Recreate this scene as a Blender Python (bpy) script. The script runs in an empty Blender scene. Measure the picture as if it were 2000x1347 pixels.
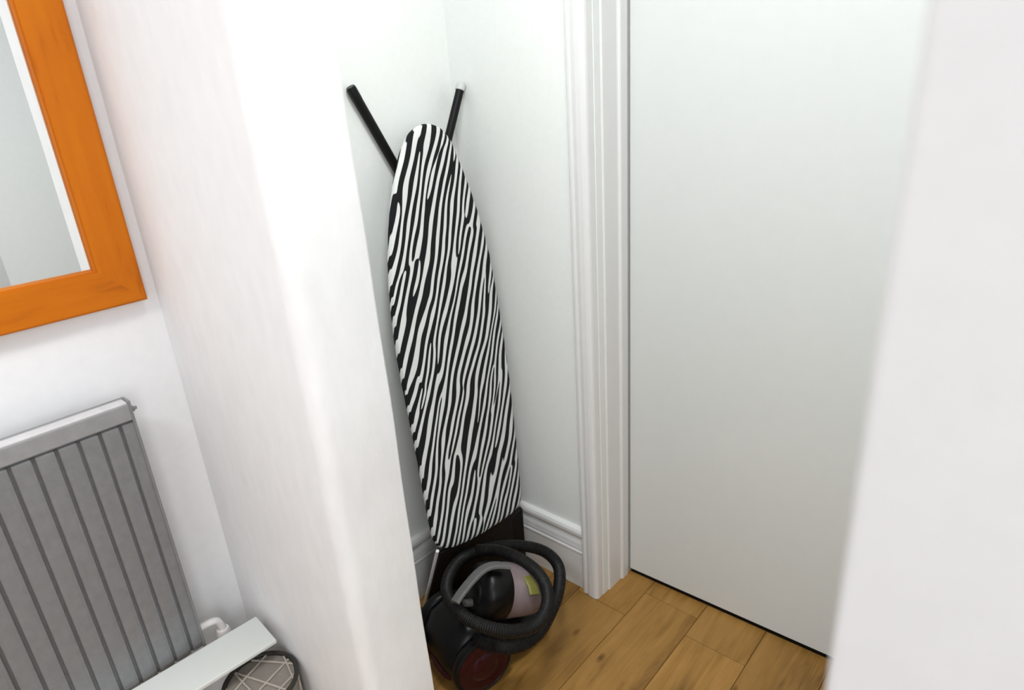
import bpy, bmesh, math, random
from mathutils import Vector, Matrix
random.seed(7)
S = bpy.context.scene
COL = S.collection
PI = math.pi

# ------------------------------------------------------------------ camera
cd = bpy.data.cameras.new('camera'); cam = bpy.data.objects.new('camera', cd); COL.objects.link(cam)
rt = Vector((0.75136628, 0.65649881, -0.0667685)); up = Vector((-0.19129832, 0.31353746, 0.9301071)); fw = Vector((-0.63154863, 0.68607841, -0.36116859))
m3 = Matrix((rt, up, -fw)).transposed()
cam.matrix_world = Matrix.Translation((0, 0, 1.55)) @ m3.to_4x4()
cd.sensor_width = 36; cd.sensor_fit = 'HORIZONTAL'; cd.lens = 36 * 1253.8 / 2000; cd.clip_start = 0.02
cd.dof.use_dof = True; cd.dof.focus_distance = 1.62; cd.dof.aperture_fstop = 2.3
S.camera = cam

# ------------------------------------------------------------------ world, light, exposure
wd = bpy.data.worlds.new('world'); S.world = wd; wd.use_nodes = True
wd.node_tree.nodes['Background'].inputs[0].default_value = (0.02, 0.02, 0.02, 1)

def area(name, loc, target, size, power, color, size_y=None):
    l = bpy.data.lights.new(name, 'AREA'); l.energy = power; l.color = color; l.size = size
    if size_y: l.shape = 'RECTANGLE'; l.size_y = size_y
    o = bpy.data.objects.new(name, l); COL.objects.link(o); o.location = loc
    o.rotation_euler = (Vector(target) - Vector(loc)).to_track_quat('-Z', 'Y').to_euler()
    return o
area('hall_lamp_light', (-0.50, 0.63, 2.72), (-0.50, 0.63, 0), 0.42, 22.5, (0.965, 1.0, 0.985))
area('ceiling_lamp_light', (-0.30, -0.85, 2.72), (-0.30, -0.85, 0), 0.5, 20, (0.98, 0.985, 1.0))
area('side_fill_light', (1.27, -0.52, 1.55), (-1.0, 0.6, 0.9), 1.1, 27, (0.965, 0.985, 1.0), 1.3)  # added fill from the right, out of view; no known source there
S.view_settings.view_transform = 'Standard'; S.view_settings.look = 'None'; S.view_settings.gamma = 1
S.view_settings.exposure = 0.07
S.view_settings.use_curve_mapping = False

# ------------------------------------------------------------------ materials
def srgb(r, g, b):
    f = lambda c: (c / 12.92 if c <= 0.04045 else ((c + 0.055) / 1.055) ** 2.4)
    return (f(r / 255), f(g / 255), f(b / 255), 1)

class NT:
    def __init__(s, name):
        s.m = bpy.data.materials.new(name); s.m.use_nodes = True
        s.t = s.m.node_tree; s.b = s.t.nodes['Principled BSDF']
    def n(s, kind, **kw):
        x = s.t.nodes.new(kind)
        for k, v in kw.items():
            if k in x.inputs.keys() if isinstance(k, str) else False: x.inputs[k].default_value = v
            else: setattr(x, k, v)
        return x
    def l(s, a, b): s.t.links.new(a, b)
    def ramp(s, fac, stops):
        r = s.n('ShaderNodeValToRGB'); e = r.color_ramp.elements
        while len(e) < len(stops): e.new(0.5)
        for q, (p, c) in zip(e, stops): q.position = p; q.color = c
        s.l(fac, r.inputs['Fac']); return r
    def bump(s, h, strength, dist):
        b = s.n('ShaderNodeBump'); b.inputs['Strength'].default_value = strength; b.inputs['Distance'].default_value = dist
        s.l(h, b.inputs['Height']); s.l(b.outputs[0], s.b.inputs['Normal'])

def coords(t, scale, kind='Object'):
    c = t.n('ShaderNodeTexCoord'); mp = t.n('ShaderNodeMapping'); mp.inputs['Scale'].default_value = scale
    t.l(c.outputs[kind], mp.inputs['Vector']); return mp.outputs[0]

def noise(t, vec, scale, detail=3, rough=0.55):
    x = t.n('ShaderNodeTexNoise'); x.inputs['Scale'].default_value = scale; x.inputs['Detail'].default_value = detail; x.inputs['Roughness'].default_value = rough
    t.l(vec, x.inputs['Vector']); return x

def paint(name, col, rough=0.6, bump=0.0, scale=(1, 1, 1), nscale=30, spec=0.3, var=0.03):
    t = NT(name); v = coords(t, scale); nz = noise(t, v, nscale, 4)
    lo = tuple(c * (1 - var) for c in col[:3]) + (1,); hi = tuple(min(1, c * (1 + var)) for c in col[:3]) + (1,)
    r = t.ramp(nz.outputs['Fac'], [(0.3, lo), (0.7, hi)])
    t.l(r.outputs[0], t.b.inputs['Base Color'])
    t.b.inputs['Roughness'].default_value = rough; t.b.inputs['Specular IOR Level'].default_value = spec
    if bump: t.bump(nz.outputs['Fac'], bump, 0.004)
    return t.m

def solid(name, col, rough=0.4, metal=0.0, spec=0.5, coat=0.0):
    t = NT(name); v = coords(t, (1, 1, 1)); nz = noise(t, v, 60, 2)
    r = t.ramp(nz.outputs['Fac'], [(0.3, tuple(c * 0.93 for c in col[:3]) + (1,)), (0.7, tuple(min(1, c * 1.05) for c in col[:3]) + (1,))])
    t.l(r.outputs[0], t.b.inputs['Base Color'])
    t.b.inputs['Roughness'].default_value = rough; t.b.inputs['Metallic'].default_value = metal
    t.b.inputs['Specular IOR Level'].default_value = spec; t.b.inputs['Coat Weight'].default_value = coat
    return t.m

M = {}
M['plaster'] = paint('rough_white_plaster', (0.835, 0.84, 0.85, 1), 0.75, 0.35, (1, 1, 0.35), 34, 0.2, 0.025)
M['left_wall'] = paint('white_emulsion_left', (0.83, 0.835, 0.85, 1), 0.75, 0.12, (1, 1, 1), 40, 0.2, 0.015)
M['back_wall'] = paint('white_emulsion_cool', (0.84, 0.86, 0.845, 1), 0.7, 0.06, (1, 1, 1), 60, 0.2, 0.012)
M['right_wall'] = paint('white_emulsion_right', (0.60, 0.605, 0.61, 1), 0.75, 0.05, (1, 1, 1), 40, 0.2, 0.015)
M['ceiling'] = paint('ceiling_white', (0.86, 0.86, 0.86, 1), 0.8)
M['trim'] = paint('satin_white_trim', (0.80, 0.80, 0.80, 1), 0.35, 0.0, (1, 1, 1), 20, 0.45, 0.01)
M['door'] = paint('white_door_paint', (0.72, 0.745, 0.735, 1), 0.42, 0.02, (1, 1, 1), 25, 0.4, 0.01)
M['black_metal'] = solid('black_tube_metal', (0.006, 0.0065, 0.006, 1), 0.45, 0, 0.18)
M['black_plastic'] = solid('black_plastic', (0.0045, 0.0045, 0.005, 1), 0.33, 0, 0.22)
M['black_hose'] = solid('black_hose_rubber', (0.008, 0.0078, 0.0078, 1), 0.46, 0, 0.22)
M['black_matt'] = solid('matt_black_panel', (0.010, 0.009, 0.009, 1), 0.6, 0, 0.2)
M['grey_plastic'] = solid('grey_handle_plastic', (0.12, 0.12, 0.12, 1), 0.4)
M['cap_grey'] = solid('pale_grey_rubber', (0.55, 0.57, 0.56, 1), 0.5)
M['white_metal'] = solid('white_coated_rod', (0.88, 0.88, 0.88, 1), 0.35)
M['red'] = solid('dark_red_gloss', (0.030, 0.002, 0.005, 1), 0.14, 0, 0.25, 0.1)
M['chrome'] = solid('chrome', (0.7, 0.7, 0.7, 1), 0.15, 1.0)
M['rad'] = solid('grey_radiator_enamel', (0.195, 0.198, 0.205, 1), 0.32, 0, 0.5)
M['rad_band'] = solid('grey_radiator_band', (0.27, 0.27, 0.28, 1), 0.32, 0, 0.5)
M['rad_top_highlight'] = solid('radiator_top_highlight', (0.60, 0.60, 0.61, 1), 0.35)  # paler than the enamel: overhead highlight on the top edge put into the colour
M['shelf'] = paint('white_shelf_paint', (0.66, 0.68, 0.655, 1), 0.45, 0, (1, 1, 1), 20, 0.4, 0.01)
M['valve'] = solid('white_valve_plastic', (0.75, 0.72, 0.71, 1), 0.4)
M['basket'] = solid('grey_brown_fabric', (0.24, 0.215, 0.185, 1), 0.8)
M['rim'] = solid('dark_rim', (0.022, 0.02, 0.015, 1), 0.5)
M['cord'] = solid('pale_cord', (0.42, 0.38, 0.33, 1), 0.7)
M['tab'] = solid('yellow_green_plastic', (0.20, 0.19, 0.045, 1), 0.45)
M['dust'] = paint('grey_pink_dust', (0.36, 0.27, 0.27, 1), 0.9, 0.3, (1, 1, 1), 30, 0.1, 0.3)

def mirror_mat():
    t = NT('mirror_glass'); nz = noise(t, coords(t, (1, 1, 1)), 3, 2)
    r = t.ramp(nz.outputs['Fac'], [(0.3, (0.90, 0.94, 0.935, 1)), (0.7, (0.92, 0.955, 0.95, 1))])
    t.l(r.outputs[0], t.b.inputs['Base Color']); t.b.inputs['Metallic'].default_value = 1; t.b.inputs['Roughness'].default_value = 0.015
    return t.m
M['mirror'] = mirror_mat()

def cup_mat():
    t = NT('clear_smoky_plastic'); nz = noise(t, coords(t, (1, 1, 1)), 25, 3)
    r = t.ramp(nz.outputs['Fac'], [(0.3, (0.50, 0.40, 0.42, 1)), (0.7, (0.62, 0.54, 0.56, 1))])
    t.l(r.outputs[0], t.b.inputs['Base Color']); t.b.inputs['Roughness'].default_value = 0.22
    t.b.inputs['Transmission Weight'].default_value = 0.65; t.b.inputs['IOR'].default_value = 1.2
    return t.m
M['cup'] = cup_mat()

def pine(name, scale):
    t = NT(name); v = coords(t, scale)
    w = noise(t, v, 7, 5, 0.6); k = noise(t, coords(t, (1, 1, 1)), 5, 2)
    mx = t.n('ShaderNodeMath', operation='MULTIPLY_ADD'); t.l(w.outputs['Fac'], mx.inputs[0]); mx.inputs[1].default_value = 0.6
    k2 = t.n('ShaderNodeMath', operation='MULTIPLY'); t.l(k.outputs['Fac'], k2.inputs[0]); k2.inputs[1].default_value = 0.4
    t.l(k2.outputs[0], mx.inputs[2])
    r = t.ramp(mx.outputs[0], [(0.30, (0.29, 0.068, 0.001, 1)), (0.46, (0.52, 0.135, 0.002, 1)), (0.7, (0.57, 0.165, 0.003, 1))])
    t.l(r.outputs[0], t.b.inputs['Base Color']); t.b.inputs['Roughness'].default_value = 0.5; t.b.inputs['Specular IOR Level'].default_value = 0.2
    t.bump(w.outputs['Fac'], 0.08, 0.002)
    return t.m
M['pine_v'] = pine('orange_pine_vertical', (6, 6, 0.7))
M['pine_h'] = pine('orange_pine_horizontal', (6, 0.7, 6))

def oak():
    t = NT('oak_plank'); oi = t.n('ShaderNodeObjectInfo')
    c = t.n('ShaderNodeTexCoord'); ad = t.n('ShaderNodeVectorMath', operation='ADD'); sc = t.n('ShaderNodeVectorMath', operation='SCALE')
    t.l(oi.outputs['Random'], sc.inputs[0]); sc.inputs['Scale'].default_value = 37.0
    t.l(c.outputs['Object'], ad.inputs[0]); t.l(sc.outputs[0], ad.inputs[1])
    mp = t.n('ShaderNodeMapping'); mp.inputs['Scale'].default_value = (9, 0.9, 1); t.l(ad.outputs[0], mp.inputs['Vector'])
    g = noise(t, mp.outputs[0], 4.5, 6, 0.6); g.inputs['Distortion'].default_value = 0.7
    mp2 = t.n('ShaderNodeMapping'); mp2.inputs['Scale'].default_value = (3.2, 1.5, 1); t.l(ad.outputs[0], mp2.inputs['Vector'])
    big = noise(t, mp2.outputs[0], 2.2, 3)
    mp3 = t.n('ShaderNodeMapping'); mp3.inputs['Scale'].default_value = (1.5, 0.75, 1); t.l(ad.outputs[0], mp3.inputs['Vector'])
    vo = t.n('ShaderNodeTexVoronoi'); vo.inputs['Scale'].default_value = 6.5; t.l(mp3.outputs[0], vo.inputs['Vector'])
    a = t.n('ShaderNodeMath', operation='MULTIPLY_ADD'); t.l(g.outputs['Fac'], a.inputs[0]); a.inputs[1].default_value = 0.55
    b = t.n('ShaderNodeMath', operation='MULTIPLY'); t.l(big.outputs['Fac'], b.inputs[0]); b.inputs[1].default_value = 0.45
    t.l(b.outputs[0], a.inputs[2])
    r = t.ramp(a.outputs[0], [(0.33, (0.165, 0.080, 0.018, 1)), (0.48, (0.31, 0.160, 0.038, 1)), (0.66, (0.40, 0.215, 0.060, 1))])
    kn = t.ramp(vo.outputs['Distance'], [(0.02, (0.22, 0.15, 0.10, 1)), (0.12, (1, 1, 1, 1))])
    mu = t.n('ShaderNodeMix', data_type='RGBA', blend_type='MULTIPLY'); mu.inputs[0].default_value = 0.85
    t.l(r.outputs[0], mu.inputs[6]); t.l(kn.outputs[0], mu.inputs[7])
    hv = t.n('ShaderNodeHueSaturation'); rv = t.n('ShaderNodeMapRange'); rv.inputs[3].default_value = 0.85; rv.inputs[4].default_value = 1.12
    t.l(oi.outputs['Random'], rv.inputs[0]); t.l(rv.outputs[0], hv.inputs['Value']); t.l(mu.outputs[2], hv.inputs['Color'])
    t.l(hv.outputs[0], t.b.inputs['Base Color']); t.b.inputs['Roughness'].default_value = 0.45; t.b.inputs['Specular IOR Level'].default_value = 0.35
    t.bump(g.outputs['Fac'], 0.06, 0.001)
    return t.m
M['oak'] = oak()
M['gap_shade'] = solid('black_gap_shade', (0.008, 0.007, 0.006, 1), 0.9, 0, 0.1)  # shade of the gap below the door, as a near-black colour
M['subfloor'] = solid('dark_subfloor', (0.05, 0.03, 0.015, 1), 0.9)

def zebra():
    t = NT('zebra_print_cotton')
    uv = t.n('ShaderNodeTexCoord')
    m0 = t.n('ShaderNodeMapping'); m0.inputs['Rotation'].default_value = (0, 0, math.radians(27))
    t.l(uv.outputs['UV'], m0.inputs['Vector'])
    mp = t.n('ShaderNodeMapping'); mp.inputs['Scale'].default_value = (1.0, 0.30, 1)
    t.l(m0.outputs[0], mp.inputs['Vector'])
    dn = noise(t, mp.outputs[0], 9, 2)
    sub = t.n('ShaderNodeVectorMath', operation='SUBTRACT'); t.l(dn.outputs['Color'], sub.inputs[0]); sub.inputs[1].default_value = (0.5, 0.5, 0.5)
    sc = t.n('ShaderNodeVectorMath', operation='SCALE'); t.l(sub.outputs[0], sc.inputs[0]); sc.inputs['Scale'].default_value = 0.06
    ad = t.n('ShaderNodeVectorMath', operation='ADD'); t.l(mp.outputs[0], ad.inputs[0]); t.l(sc.outputs[0], ad.inputs[1])
    g = t.n('ShaderNodeTexGabor'); g.gabor_type = '2D'
    g.inputs['Scale'].default_value = 20.0; g.inputs['Frequency'].default_value = 2.1; g.inputs['Anisotropy'].default_value = 0.93
    g.inputs['Orientation'].default_value = 0.0
    t.l(ad.outputs[0], g.inputs['Vector'])
    K = (0.011, 0.012, 0.013, 1); Wc = (0.74, 0.75, 0.74, 1)
    r = t.ramp(g.outputs['Phase'], [(0.25, K), (0.295, Wc), (0.705, Wc), (0.75, K)])
    t.l(r.outputs[0], t.b.inputs['Base Color']); t.b.inputs['Roughness'].default_value = 0.85; t.b.inputs['Specular IOR Level'].default_value = 0.15
    fz = noise(t, uv.outputs['UV'], 9, 3); t.bump(fz.outputs['Fac'], 0.15, 0.01)
    return t.m
M['zebra'] = zebra()

# ------------------------------------------------------------------ helpers
def obj(name, bm, mat, parent=None, smooth=False, origin=None):
    me = bpy.data.meshes.new(name)
    bmesh.ops.recalc_face_normals(bm, faces=bm.faces)
    if smooth:
        for f in bm.faces: f.smooth = True
    if origin is not None: bmesh.ops.translate(bm, vec=-Vector(origin), verts=bm.verts)
    elif parent is not None:
        w = Vector(parent['_w']) if '_w' in parent else Vector((0, 0, 0))
        bmesh.ops.translate(bm, vec=-w, verts=bm.verts)
    bm.to_mesh(me); bm.free()
    o = bpy.data.objects.new(name, me); COL.objects.link(o)
    if mat: me.materials.append(mat)
    if origin is not None: o.location = origin
    if parent is not None:
        o.parent = parent
        o['_w'] = parent['_w'] if '_w' in parent else (0, 0, 0)
    if smooth:
        try: me.set_sharp_from_angle(angle=math.radians(40))
        except Exception: pass
    return o

def thing(name, loc, label, cat, group=None):
    o = bpy.data.objects.new(name, None); COL.objects.link(o); o.location = loc; o.empty_display_size = 0.05
    o['_w'] = tuple(loc); o['label'] = label; o['category'] = cat
    if group: o['group'] = group
    return o

def struct(name, bm, mat, smooth=False):
    o = obj(name, bm, mat, None, smooth); o['kind'] = 'structure'; return o

def box(bm, x0, x1, y0, y1, z0, z1, bev=0.0, seg=2):
    r = bmesh.ops.create_cube(bm, size=1)
    vs = r['verts']
    for v in vs:
        v.co = Vector((x0 + (v.co.x + .5) * (x1 - x0), y0 + (v.co.y + .5) * (y1 - y0), z0 + (v.co.z + .5) * (z1 - z0)))
    if bev:
        es = list({e for v in vs for e in v.link_edges})
        bmesh.ops.bevel(bm, geom=es, offset=bev, segments=seg, affect='EDGES', profile=0.5)
    return bm

def extrude_poly(bm, pts, axis_vec):
    """pts: list of Vector; extruded by axis_vec, capped"""
    a = [bm.verts.new(p) for p in pts]; b = [bm.verts.new(Vector(p) + Vector(axis_vec)) for p in pts]
    n = len(pts)
    for i in range(n): bm.faces.new((a[i], a[(i + 1) % n], b[(i + 1) % n], b[i]))
    bm.faces.new(a); bm.faces.new(b[::-1])
    return bm

def catmull(pts, n=10, closed=False):
    P = [Vector(p) for p in pts]; out = []
    m = len(P)
    rng = range(m) if closed else range(m - 1)
    for i in rng:
        if closed: a, b, c, d = P[i - 1], P[i], P[(i + 1) % m], P[(i + 2) % m]
        else: a, b, c, d = P[max(i - 1, 0)], P[i], P[i + 1], P[min(i + 2, m - 1)]
        for k in range(n):
            t = k / n
            out.append(0.5 * ((2 * b) + (c - a) * t + (2 * a - 5 * b + 4 * c - d) * t * t + (3 * b - a - 3 * c + d) * t ** 3))
    if not closed: out.append(P[-1].copy())
    return out

def tube(bm, pts, r, seg=14, cap=True):
    P = [Vector(p) for p in pts]; rr = r if hasattr(r, '__len__') else [r] * len(P)
    t0 = (P[1] - P[0]).normalized(); up_ = Vector((0, 0, 1)) if abs(t0.z) < 0.9 else Vector((1, 0, 0))
    nrm = t0.cross(up_).normalized(); rings = []
    for i, p in enumerate(P):
        t = (P[min(i + 1, len(P) - 1)] - P[max(i - 1, 0)]).normalized()
        nrm = (nrm - t * nrm.dot(t)).normalized(); bn = t.cross(nrm)
        rings.append([bm.verts.new(p + (nrm * math.cos(2 * PI * k / seg) + bn * math.sin(2 * PI * k / seg)) * rr[i]) for k in range(seg)])
    for a, b in zip(rings, rings[1:]):
        for k in range(seg): bm.faces.new((a[k], a[(k + 1) % seg], b[(k + 1) % seg], b[k]))
    if cap: bm.faces.new(rings[0][::-1]); bm.faces.new(rings[-1])
    return bm

def lathe(bm, origin, axis, prof, seg=40):
    """prof: list of (distance along axis, radius)"""
    o = Vector(origin); a = Vector(axis).normalized()
    u = a.cross(Vector((0, 0, 1))); u = u.normalized() if u.length > 1e-3 else Vector((1, 0, 0)); v = a.cross(u)
    rings = []
    for t, r in prof:
        if r < 1e-5: rings.append([bm.verts.new(o + a * t)])
        else: rings.append([bm.verts.new(o + a * t + (u * math.cos(2 * PI * k / seg) + v * math.sin(2 * PI * k / seg)) * r) for k in range(seg)])
    for A, B in zip(rings, rings[1:]):
        for k in range(seg):
            k2 = (k + 1) % seg
            if len(A) == 1 and len(B) == 1: continue
            if len(A) == 1: bm.faces.new((A[0], B[k], B[k2]))
            elif len(B) == 1: bm.faces.new((A[k], B[0], A[k2]))
            else: bm.faces.new((A[k], A[k2], B[k2], B[k]))
    return bm

def bar(bm, pts, w, h, side):
    """flat bar with rounded section following pts; side = direction of the width"""
    P = [Vector(p) for p in pts]; s0 = Vector(side).normalized(); rings = []
    for i, p in enumerate(P):
        t = (P[min(i + 1, len(P) - 1)] - P[max(i - 1, 0)]).normalized()
        s = (s0 - t * s0.dot(t)).normalized(); n = t.cross(s)
        ring = []
        for k in range(12):
            a = 2 * PI * (k + .5) / 12; c, q = math.cos(a), math.sin(a)
            ring.append(bm.verts.new(p + s * (math.copysign(abs(c) ** 0.5, c) * w / 2) + n * (math.copysign(abs(q) ** 0.5, q) * h / 2)))
        rings.append(ring)
    for a, b in zip(rings, rings[1:]):
        for k in range(12): bm.faces.new((a[k], a[(k + 1) % 12], b[(k + 1) % 12], b[k]))
    bm.faces.new(rings[0][::-1]); bm.faces.new(rings[-1])
    return bm

B = bmesh.new
# ------------------------------------------------------------------ the setting
XL, YW, HC = -1.45, 1.395, 2.76
PY0, PY1, PX = 0.475, 0.631, -0.892
XR, YB, YE = 1.30, -1.60, 1.60

# floor: subfloor with planks as parts
fl = struct('floor', box(B(), XL, XR, YB, YE, -0.06, -0.012), M['subfloor'])
pitch = 0.185; xj = -0.85 - 4 * pitch
row = 0
offs = {2: 1.40 - 1.2, 3: 1.36 - 1.2, 5: 1.40 - 1.2}
while xj < XR:
    x0, x1 = max(xj, XL), min(xj + pitch, XR)
    if x1 - x0 > 0.01:
        y = {3: 1.36, 5: 1.40}.get(row, YB + random.uniform(0.2, 1.1))
        while y > YB + 0.001: y -= 1.2
        while y < YE:
            y0, y1 = max(y, YB), min(y + 1.2, YE)
            if y1 - y0 > 0.005:
                g = 0.0006
                b = box(B(), x0 + g, x1 - g, y0 + g, y1 - g, -0.012, 0.0)
                top = [e for e in b.edges if all(v.co.z > -0.001 for v in e.verts)]
                bmesh.ops.bevel(b, geom=top, offset=0.0013, segments=1, affect='EDGES')
                p = obj('plank', b, M['oak'], fl, origin=((x0 + x1) / 2, (y0 + y1) / 2, 0))
            y += 1.2
    xj += pitch; row += 1

struct('wall_left', box(B(), XL - 0.1, XL, YB, 0.55, 0, HC), M['left_wall'])
struct('wall_alcove', box(B(), XL - 0.1, XL, 0.55, YE + 0.1, 0, HC), M['back_wall'])
# projecting partition with a soft, worn front corner
def arc(cx, cy, r, a0, a1, n=8):
    return [(cx + r * math.cos(a0 + (a1 - a0) * i / n), cy + r * math.sin(a0 + (a1 - a0) * i / n)) for i in range(n + 1)]
rc, rb = 0.030, 0.004
pp = [(XL, PY0)] + arc(PX - rc, PY0 + rc, rc, -PI / 2, 0) + arc(PX - rb, PY1 - rb, rb, 0, PI / 2, 3) + [(XL, PY1)]
pb = B()
NZ = 60
rings = []
for k in range(NZ + 1):
    z = HC * k / NZ; w = 0.0016 * math.sin(z * 7.3) + 0.0011 * math.sin(z * 19 + 1)
    rings.append([pb.verts.new((x + (w if x > XL + .01 else 0), y, z)) for x, y in pp])
for a, b in zip(rings, rings[1:]):
    for i in range(len(pp) - 1): pb.faces.new((a[i], a[i + 1], b[i + 1], b[i]))
struct('wall_partition', pb, M['plaster'], True)

DX0, DX1, DH = -0.953, -0.161, 2.03      # door opening
struct('wall_back', extrude_poly(B(), [Vector(p) for p in ((XL, YW, 0), (DX0, YW, 0), (DX0, YW, DH), (DX1, YW, DH), (DX1, YW, 0), (XR, YW, 0), (XR, YW, HC), (XL, YW, HC))], (0, 0.20, 0)), M['back_wall'])
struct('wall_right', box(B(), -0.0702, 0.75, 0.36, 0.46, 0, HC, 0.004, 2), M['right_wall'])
struct('wall_far_right', box(B(), XR, XR + 0.1, YB, YE, 0, HC), M['left_wall'])
struct('wall_behind', box(B(), XL - 0.1, XR + 0.1, YB - 0.1, YB, 0, HC), M['left_wall'])
struct('ceiling', box(B(), XL - 0.1, XR + 0.1, YB - 0.1, YE + 0.1, HC, HC + 0.1), M['ceiling'])

# baseboards
BP = [(0, .230), (.008, .230), (.015, .226), (.019, .217), (.019, .207), (.015, .198), (.009, .191), (.008, .187), (.012, .184), (.015, .172), (.016, .160), (.017, .153), (.011, .150), (.011, .147), (.019, .145), (.020, .140), (.018, .136), (.018, 0), (0, 0)]
b = extrude_poly(B(), [Vector((XL + 0.018, YW - d, z)) for d, z in BP], (-1.017 - XL - 0.018, 0, 0)); struct('baseboard_back', b, M['trim'])
b = extrude_poly(B(), [Vector((XL + d, PY1, z)) for d, z in BP], (0, YW - PY1, 0)); struct('baseboard_left', b, M['trim'])

# door casing: architrave, lining and stop in one moulded profile, on both sides of the opening
AP = [(-1.017, YW), (-1.017, 1.373), (-1.0155, 1.367), (-1.011, 1.3635), (-1.004, 1.3625), (-.999, 1.364), (-.9975, 1.3675), (-.995, 1.3675), (-.9935, 1.363), (-.985, 1.3605), (-.970, 1.3595), (-.962, 1.361), (-.957, 1.365), (-.955, 1.371), (-.955, 1.418), (-.9535, 1.4215), (-.951, 1.4235), (-.949, 1.426), (-.949, 1.488), (-.9475, 1.492), (-.944, 1.4935), (-.9415, 1.497), (-.9415, 1.526), (-.9450, 1.528), (-.9475, YW + .19), (-.952, YW + .19), (-.956, 1.42)]
AP = [(x, y) for x, y in AP if x < -.9485 or y < 10]
struct('trim_1', extrude_poly(B(), [Vector((x, y, 0)) for x, y in AP], (0, 0, DH + .05)), M['trim'])
cxm = (DX0 + DX1) / 2
struct('trim_2', extrude_poly(B(), [Vector((2 * cxm - x, y, 0)) for x, y in AP[::-1]], (0, 0, DH + .05)), M['trim'])
struct('trim_3', box(B(), DX0 - .07, DX1 + .07, 1.362, 1.40, DH - 0.006, DH + .066, .004), M['trim'])
# door leaf, standing very slightly out of line with the wall
dl = B(); box(dl, 0.004, DX1 - DX0 - 0.024, 0, 0.038, 0.018, DH - 0.012, 0.0015, 1)
do = struct('door_1', dl, M['door']); sl = obj('door_gap_shade', box(B(), 0.006, DX1 - DX0 - 0.026, 0.006, 0.030, 0.001, 0.018), M['gap_shade'], do); do.location = (-0.944, 1.536, 0); do.rotation_euler = (0, 0, math.radians(1.9))  # black strip under the leaf is added to darken the shaded gap

# ------------------------------------------------------------------ radiator
R = thing('radiator', (XL, -0.2, 0.41), 'dark grey ribbed panel radiator under the orange-framed mirror', 'radiator')
xf, xbk, y0r, y1r, zb, zt = -1.360, -1.388, -0.62, 0.343, 0.392, 1.035
b = B(); rp = 0.0372
prof = [(y1r - .003, xf - .003), (y1r - .006, xf + .0002), (y1r - .016, xf + .0010)]
for k in range(25):
    yc = y1r - 0.026 - k * rp
    prof += [(yc, xf + .0004), (yc - .0022, xf - .0075), (yc - .0050, xf - .0075), (yc - .0075, xf + .0002), (yc - .014, xf + .0016), (yc - .030, xf + .0016)]
zlev = [(zb, -.010), (zb + .006, -.003), (zb + .02, 0), (zt - .047, 0), (zt - .041, -.010)]
rings = [[b.verts.new((xx + dx, yy, z)) for yy, xx in prof] for z, dx in zlev]
for A, C in zip(rings, rings[1:]):
    for i in range(len(prof) - 1): b.faces.new((A[i], A[i + 1], C[i + 1], C[i]))
obj('ribbed_panel', b, M['rad'], R)
obj('back_plate', box(B(), xbk, xf - .011, y0r + .002, y1r - .003, zb + .001, zt - .008, .003, 1), M['rad'], R)
obj('top_band', box(B(), xf - .011, xf + .003, y0r, y1r - .004, zt - .040, zt - .0035, .003, 2), M['rad_band'], R)
obj('top_lip', box(B(), xbk, xf + .0015, y0r, y1r - .006, zt - .005, zt, .002, 2), M['rad_top_highlight'], R)
obj('top_edge', tube(B(), [(xbk, y0r, zt - .001), (xbk, y1r - .004, zt - .001)], .0035, 10), M['rad'], R, True)
obj('side_cover', box(B(), xbk - .001, xf + .004, y1r - .006, y1r, zb - .002, zt + .003, .0028, 2), M['rad'], R)
obj('side_cover', box(B(), xbk - .001, xf + .004, y0r - .006, y0r, zb - .002, zt + .003, .0028, 2), M['rad'], R)
for yy in (-.42, .16):
    obj('wall_bracket', box(B(), XL, xbk + .002, yy, yy + .03, .52, .92, .002, 1), M['rad'], R)
b = lathe(B(), (xf - .012, y1r - .001, zt - .022), (0, 1, 0), [(0, 0), (0, .006), (.007, .006), (.008, .0035), (.012, .0035), (.0125, 0)], 16)
obj('air_vent', b, M['rad'], R, True)
b = lathe(B(), (-1.380, .392, .340), (0, 0, 1), [(0, 0), (0, .013), (.02, .013), (.024, .017), (.048, .017), (.056, .014), (.058, 0)], 24)
v = obj('valve', b, M['valve'], R, True)
obj('pipe', tube(B(), [(-1.380, .392, 0.0), (-1.380, .392, .340)], .0075), M['valve'], v, True)
obj('valve_tail', tube(B(), catmull([(-1.380, .340, .432), (-1.380, .362, .432), (-1.380, .384, .424), (-1.380, .392, .40), (-1.380, .392, .38)], 5), .009), M['valve'], v, True)

# ------------------------------------------------------------------ mirror
MI = thing('wall_mirror', (XL, 0.05, 1.209), 'mirror in a wide orange pine frame on left wall above the radiator', 'mirror')
mx0, mx1, my0, my1, mz0, mz1, fwid = XL + .002, -1.420, -.42, .446, 1.209, 1.98, .078
def frame_piece(q):
    """q: outer a, outer b, inner b, inner a in (y,z)"""
    bm = B(); d = 0.004
    def ring(x, s):
        c = Vector((sum(p[0] for p in q) / 4, sum(p[1] for p in q) / 4)); out = []
        for p in q:
            v = Vector(p); out.append(bm.verts.new((x, v.x, v.y)))
        return out
    a = ring(mx0, 0); b_ = ring(mx1, 0)
    for i in range(4): bm.faces.new((a[i], a[(i + 1) % 4], b_[(i + 1) % 4], b_[i]))
    bm.faces.new(a[::-1]); bm.faces.new(b_)
    long_e = [e for e in bm.edges if all(v.co.x > mx1 - 1e-4 for v in e.verts) and (abs(e.verts[0].co.y - e.verts[1].co.y) < 1e-4 or abs(e.verts[0].co.z - e.verts[1].co.z) < 1e-4)]
    bmesh.ops.bevel(bm, geom=long_e, offset=0.0035, segments=2, affect='EDGES')
    return bm
g = .0004
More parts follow.
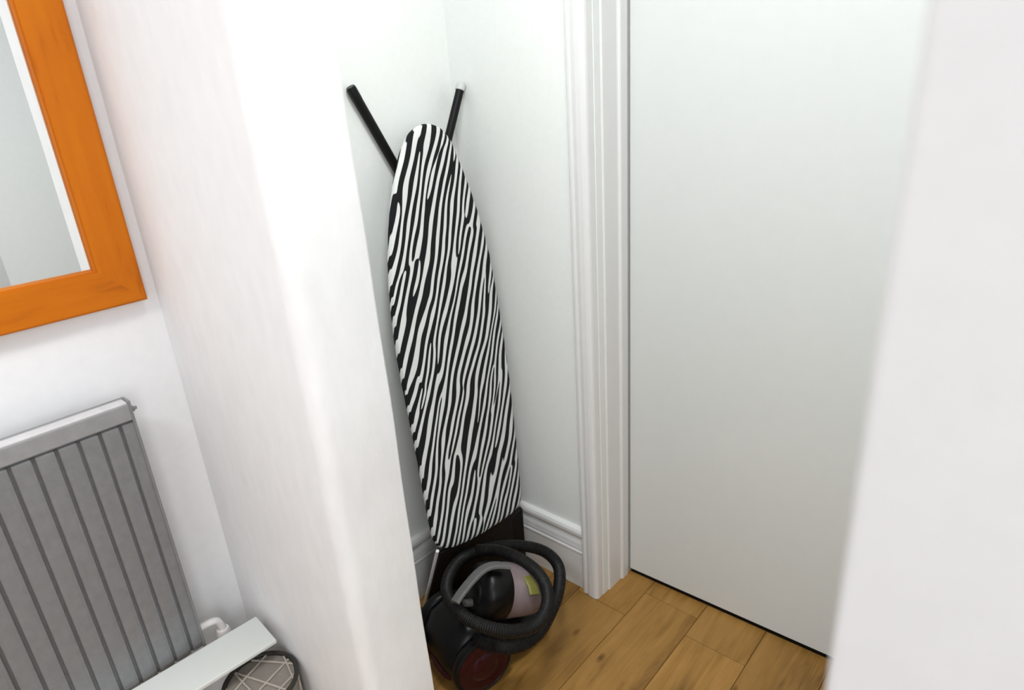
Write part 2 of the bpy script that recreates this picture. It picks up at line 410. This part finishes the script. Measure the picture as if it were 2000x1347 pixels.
O = ((my0, mz0), (my1, mz0), (my1, mz1), (my0, mz1)); I = ((my0 + fwid, mz0 + fwid), (my1 - fwid, mz0 + fwid), (my1 - fwid, mz1 - fwid), (my0 + fwid, mz1 - fwid))
for k, (nm, mt) in enumerate((('bottom_rail', 'pine_h'), ('stile', 'pine_v'), ('top_rail', 'pine_h'), ('stile', 'pine_v'))):
    k2 = (k + 1) % 4
    obj(nm, frame_piece((O[k], O[k2], I[k2], I[k])), M[mt], MI)
gl = B(); xg = -1.434
f = fwid - .006; bv = .0095
ov = [gl.verts.new((xg - .0025, y, z)) for y, z in ((my0 + f, mz0 + f), (my1 - f, mz0 + f), (my1 - f, mz1 - f), (my0 + f, mz1 - f))]
iv = [gl.verts.new((xg, y, z)) for y, z in ((my0 + f + bv, mz0 + f + bv), (my1 - f - bv, mz0 + f + bv), (my1 - f - bv, mz1 - f - bv), (my0 + f + bv, mz1 - f - bv))]
for k in range(4): gl.faces.new((ov[k], ov[(k + 1) % 4], iv[(k + 1) % 4], iv[k]))
gl.faces.new(iv)
obj('glass', gl, M['mirror'], MI)

# ------------------------------------------------------------------ low white shelf under the radiator, and a lattice basket
SH = thing('shelf', (-1.273, .452, 0), 'narrow low white shelf in front of the grey radiator', 'shelf')
def shb(x0, x1, y0, y1, z0, z1, bv=.002): return box(B(), -1.273 + x0, -1.273 + x1, .452 + y0, .452 + y1, z0, z1, bv, 2)
obj('shelf_top', shb(-.055, .055, -.405, .0, .405, .415), M['shelf'], SH)
obj('end_panel', shb(-.052, .050, -.212, -.198, 0, .405, .001), M['shelf'], SH)
obj('end_panel', shb(-.052, .050, -.395, -.381, 0, .405, .001), M['shelf'], SH)
obj('lower_shelf', shb(-.052, .050, -.381, -.212, .10, .114, .001), M['shelf'], SH)
SH.rotation_euler = (0, 0, math.radians(-4.2))

BK = thing('basket', (-1.203, .386, 0), 'round grey-brown basket with dark rim and pale crossed cords beside the white shelf', 'basket')
bc = Vector((-1.203, .386, 0)); br = .079
prof = [(0, 0), (0, br * .86), (.01, br * .9), (.350, br), (.350, 0)]
obj('body', lathe(B(), bc, (0, 0, 1), prof, 48), M['basket'], BK, True)
obj('rim', tube(B(), [bc + Vector((br * math.cos(a), br * math.sin(a), .353)) for a in [2 * PI * k / 48 for k in range(49)]], .0055, 10, False), M['rim'], BK, True)
def chord(p, q):
    P, Q = bc + Vector((p[0], p[1], .352)), bc + Vector((q[0], q[1], .352))
    obj('cord', tube(B(), [P, P.lerp(Q, .5) + Vector((0, 0, .001)), Q], .0023, 6), M['cord'], BK, True)
for a0, a1 in ((95, -62), (58, -28), (140, -100), (20, -160), (-20, 200), (75, 170), (-55, -130), (38, 112)):
    chord((br * math.cos(math.radians(a0)), br * math.sin(math.radians(a0))), (br * math.cos(math.radians(a1)), br * math.sin(math.radians(a1))))
for k in range(10):
    for sgn in (-1, 1):
        pts = []
        for j in range(11):
            z = .02 + .328 * j / 10; a = 2 * PI * k / 10 + sgn * j / 10 * 1.0; rad = br * (.9 + .1 * z / .35) + .0020
            pts.append(bc + Vector((rad * math.cos(a), rad * math.sin(a), z)))
        obj('cord', tube(B(), pts, .0022, 6), M['cord'], BK, True)

# ------------------------------------------------------------------ ironing board
IB = thing('ironing_board', (-1.21, 1.165, 0), 'folded ironing board with zebra-striped cover standing in the alcove corner', 'ironing board')
ax = Vector((-0.12696414, 0, 0.99190731)); nb = Vector((0.99190731, 0, 0.12696414)); p0 = Vector((-1.21, 0, .2)); ay = Vector((0, 1, 0))
Lp = [(1.222, 1.3095), (1.195, 1.306), (1.154, 1.284), (1.124, 1.251), (1.094, 1.202), (1.063, 1.141), (1.035, 1.067), (1.004, .965), (.984, .86), (.971, .751), (.966, .664), (.964, .572), (.961, .45), (.956, .342), (.952, .246), (.951, .155)]
Rp = [(1.25, 1.303), (1.28, 1.287), (1.299, 1.254), (1.314, 1.204), (1.336, 1.129), (1.358, 1.028), (1.371, .926), (1.374, .814), (1.373, .716), (1.368, .582), (1.360, .464), (1.348, .325), (1.335, .201), (1.322, .10)]
Bp = [(.966, .130), (1.00, .113), (1.047, .099), (1.123, .087), (1.229, .080), (1.293, .081)]
out = Rp + Bp[::-1] + Lp[::-1]
sm = catmull([(a, c, 0) for a, c in out], 4, True)
# equal steps, smoothed
def resample(P, n):
    d = [0]
    for i in range(len(P)): d.append(d[-1] + (P[(i + 1) % len(P)] - P[i]).length)
    res = []
    for k in range(n):
        s = d[-1] * k / n; i = max(j for j in range(len(P)) if d[j] <= s)
        t = (s - d[i]) / max(1e-9, d[i + 1] - d[i]); res.append(P[i].lerp(P[(i + 1) % len(P)], t))
    return res
ol = resample(sm, 160)
for _ in range(3): ol = [(ol[i - 1] + ol[i] * 2 + ol[(i + 1) % 160]) / 4 for i in range(160)]
def inset(P, d):
    n = len(P); res = []
    for i in range(n):
        t = (P[(i + 1) % n] - P[i - 1]).normalized(); nn = Vector((-t.y, t.x, 0))
        res.append(P[i] + nn * d)
    return res
area2 = sum(ol[i].x * ol[(i + 1) % 160].y - ol[(i + 1) % 160].x * ol[i].y for i in range(160))
sg = 1 if area2 > 0 else -1
def board_pt(q, h): return p0 + ay * q.x + ax * q.y + nb * h
lay = [(.016, -.0195), (.003, -.018), (0, -.014), (0, -.006), (.0025, .0005), (.008, .0035), (.020, .0055), (.045, .0065)]
b = B(); uvl = b.loops.layers.uv.new('UVMap'); rings = []
for d, h in lay:
    ins = inset(ol, d * sg)
    if d > .015: ins = [ins[i - 1] * .25 + ins[i] * .5 + ins[(i + 1) % 160] * .25 for i in range(160)]
    ring = []
    for i, q in enumerate(ins):
        uo = ol[i] + (ol[i] - inset(ol, sg * .01)[i]).normalized() * (max(0, -h - .004) * 1.0) if d < .0028 else q
        wob = 0.0008 * math.sin(i * 1.7) if h < .001 else 0
        ring.append((b.verts.new(board_pt(q, h + wob)), uo))
    rings.append(ring)
uvd = {v: q for ring in rings for v, q in ring}
for A, C in zip(rings, rings[1:]):
    for i in range(160):
        j = (i + 1) % 160; b.faces.new((A[i][0], A[j][0], C[j][0], C[i][0]))
b.faces.new([v for v, q in rings[-1]]); b.faces.new([v for v, q in rings[0]][::-1])
for f_ in b.faces:
    for lp in f_.loops: q = uvd[lp.vert]; lp[uvl].uv = (q.x, q.y)
cov = obj('cover', b, M['zebra'], IB, True)
# steel underside frame
inr = inset(ol, sg * .03)
obj('under_frame', tube(B(), [board_pt(q, -.024) for q in inr] + [board_pt(inr[0], -.024)], .005, 8, False), M['black_metal'], IB, True)
# crossed folded legs whose feet stick out above the nose
def lerp(a, b_, t): return Vector(a).lerp(Vector(b_), t)
la, lb = (-1.436, 1.037, 1.592), (-1.436, 1.372, .965)
l1 = obj('leg', tube(B(), [la, lb], .0125, 18), M['black_metal'], IB, True)
d_ = (Vector(la) - Vector(lb)).normalized()
obj('foot_cap', tube(B(), [Vector(la) - d_ * .03, Vector(la) + d_ * .001, Vector(la) + d_ * .006], [.0131, .0131, .011], 18), M['black_plastic'], l1, True)
ra, rb_ = (-1.398, 1.378, 1.575), (-1.409, 1.085, .976)
l2 = obj('leg', tube(B(), [ra, rb_], .0118, 18), M['black_metal'], IB, True)
d_ = (Vector(ra) - Vector(rb_)).normalized()
c2 = obj('foot_cap', tube(B(), [Vector(ra) - d_ * .002, Vector(ra) + d_ * .016, Vector(ra) + d_ * .021], [.0135, .0135, .010], 18), M['cap_grey'], l2, True)
c2['label'] = 'pale grey rubber foot cap'
# black heel rest below the wide end, with a white rod along its edge
A_, B_, C_, D_ = Vector((-1.236, .966, .315)), Vector((-1.224, 1.318, .272)), Vector((-1.395, 1.005, .004)), Vector((-1.268, 1.366, .002))
nn = (B_ - A_).cross(C_ - A_).normalized() * .006
b = B(); f4 = [b.verts.new(p + nn) for p in (A_, B_, D_, C_)]; k4 = [b.verts.new(p - nn) for p in (A_, B_, D_, C_)]
b.faces.new(f4); b.faces.new(k4[::-1])
for i in range(4): b.faces.new((f4[i], f4[(i + 1) % 4], k4[(i + 1) % 4], k4[i]))
obj('heel_panel', b, M['black_matt'], IB)
r_ = obj('edge_rod', tube(B(), [A_ + Vector((.002, -.010, .012)), C_ + Vector((.004, -.010, .002))], .0052, 10), M['white_metal'], IB, True)
r_['label'] = 'thin white metal rod'

# ------------------------------------------------------------------ vacuum cleaner
VC = thing('vacuum_cleaner', (-1.13, 1.0, 0), 'black bagless vacuum cleaner with coiled hose on the floor below the ironing board', 'vacuum cleaner')
cxv = -1.128
RW = Matrix.Translation((-1.0, .885, 0)) @ Matrix.Rotation(math.radians(-16), 4, 'Z') @ Matrix.Translation((1.0, -.885, 0))
def turn(bm):
    bmesh.ops.transform(bm, matrix=RW, verts=bm.verts); return bm
def loft(bm, secs, seg=36):
    rings = []
    for y, w, z0, z1, ex in secs:
        ring = []
        for k in range(seg):
            a = 2 * PI * k / seg; c, s = math.cos(a), math.sin(a)
            ring.append(bm.verts.new((cxv - max(0, y - .97) * .26 + math.copysign(abs(c) ** ex, c) * w, y, (z0 + z1) / 2 + math.copysign(abs(s) ** ex, s) * (z1 - z0) / 2)))
        rings.append(ring)
    for A, C in zip(rings, rings[1:]):
        for k in range(seg): bm.faces.new((A[k], A[(k + 1) % seg], C[(k + 1) % seg], C[k]))
    bm.faces.new(rings[0][::-1]); bm.faces.new(rings[-1]); return bm
obj('body', turn(loft(B(), [(.795, .045, .05, .10, .8), (.802, .085, .03, .14, .7), (.83, .098, .022, .185, .65), (.88, .100, .02, .205, .65), (.93, .100, .02, .200, .65), (.97, .104, .02, .165, .6), (1.03, .116, .02, .135, .6), (1.10, .122, .02, .115, .6), (1.15, .108, .022, .10, .7), (1.185, .078, .03, .085, .8), (1.197, .04, .045, .07, .9)])), M['black_plastic'], VC, True)
obj('rear_bumper', turn(tube(B(), catmull([(cxv - .098, .835, .055), (cxv - .07, .808, .055), (cxv, .796, .055), (cxv + .06, .802, .055), (cxv + .085, .825, .06)], 6), .010, 12)), M['red'], VC, True)
for s, xw in ((1, -1.034), (-1, -1.222)):
    wc = (xw, .885, .0915)
    w_ = obj('wheel', turn(lathe(B(), wc, (s, 0, 0), [(-.004, 0), (-.004, .07), (0, .085), (.006, .0905), (.020, .0915), (.027, .089), (.030, .083), (.028, .079), (.024, .077), (.024, 0)], 56)), M['black_plastic'], VC, True)
    obj('wheel_disc', turn(lathe(B(), wc, (s, 0, 0), [(.022, .079), (.028, .0785), (.031, .070), (.0325, .055), (.031, .044), (.034, .040), (.039, .030), (.041, .016), (.0415, 0)], 56)), M['red'], w_, True)
    obj('trim_ring', turn(tube(B(), [Vector(wc) + Vector((s * .0275, .0835 * math.cos(a), .0835 * math.sin(a))) for a in [2 * PI * k / 48 for k in range(49)]], .0018, 8, False)), M['grey_plastic'], w_, True)
b = turn(lathe(B(), (cxv - .04, 1.12, .018), (1, 0, 0), [(-.012, 0), (-.012, .016), (-.009, .018), (.009, .018), (.012, .016), (.012, 0)], 20))
obj('caster', b, M['black_plastic'], VC, True)
# dust cup lying in the front half, lid towards the rear
c0 = Vector((-1.085, .955, .262)); ca = Vector((.354, .852, -.387)).normalized()
lid = obj('cup_lid', lathe(B(), c0, ca, [(-.016, 0), (-.016, .038), (-.013, .045), (-.006, .047), (-.004, .056), (.004, .070), (.016, .079), (.032, .082), (.076, .082), (.080, .079), (.080, 0)], 56), M['black_plastic'], VC, True)
cup = obj('dust_cup', lathe(B(), c0, ca, [(.080, .0785), (.150, .074), (.182, .071), (.190, .064), (.192, 0)], 56), M['cup'], VC, True)
obj('dust', lathe(B(), c0, ca, [(.084, 0), (.084, .060), (.12, .062), (.165, .050), (.170, 0)], 32), M['dust'], cup, True)
obj('latch', lathe(B(), c0 + Vector((.012, -.028, -.014)), -ca, [(.0, 0), (.0, .011), (.024, .010), (.027, .007), (.028, 0)], 20), M['grey_plastic'], lid, True)
obj('handle', bar(B(), catmull([(-1.052, .850, .318), (-1.054, .880, .330), (-1.055, .925, .343), (-1.052, .966, .349), (-1.036, .998, .347), (-1.012, 1.026, .336)], 5), .033, .012, ca.cross(Vector((-.2, 0, 1)))), M['grey_plastic'], VC, True)
tb = obj('release_tab', bar(B(), [(-1.018, 1.072, .268), (-.998, 1.078, .269), (-.972, 1.070, .258), (-.955, 1.058, .244)], .034, .010, (.35, .85, -.39)), M['tab'], VC, True)
tb['label'] = 'yellow-green plastic tab'
obj('body_strip', bar(B(), [(-1.076, .893, .204), (-1.062, .904, .2045), (-1.048, .915, .204)], .007, .004, (.5, -.6, 0)), M['chrome'], VC, True)
hp = [(-1.026, 0.877, 0.185), (-0.983, 0.909, 0.16), (-0.926, 0.941, 0.17), (-0.896, 0.992, 0.19), (-0.906, 1.07, 0.21), (-0.934, 1.141, 0.225), (-0.981, 1.199, 0.235), (-1.037, 1.211, 0.25), (-1.097, 1.184, 0.262), (-1.157, 1.134, 0.266), (-1.188, 1.075, 0.27), (-1.2, 1.012, 0.276), (-1.169, 0.935, 0.283), (-1.122, 0.884, 0.282), (-1.049, 0.862, 0.272), (-0.973, 0.871, 0.268), (-0.903, 0.903, 0.268), (-0.868, 0.954, 0.27), (-0.881, 1.02, 0.272), (-0.927, 1.075, 0.276), (-0.993, 1.104, 0.284), (-1.067, 1.1, 0.296), (-1.119, 1.074, 0.308), (-1.153, 1.034, 0.316)]
path = catmull(hp, 24)
path = [p for i, p in enumerate(path)]
obj('hose', tube(B(), path, [.0168 + (.0011 if i % 2 else -.0006) for i in range(len(path))], 16), M['black_hose'], VC, True)
# upright floor head parked against the side wall
FH = obj('floor_head', box(B(), -1.325, -1.275, .79, .955, .004, .085, .014, 3), M['black_plastic'], VC, True)
obj('neck', tube(B(), [(-1.30, .873, .06), (-1.292, .885, .09), (-1.278, .905, .115)], .016, 14), M['black_plastic'], FH, True)
for o in list(COL.objects):
    if '_w' in o: del o['_w']
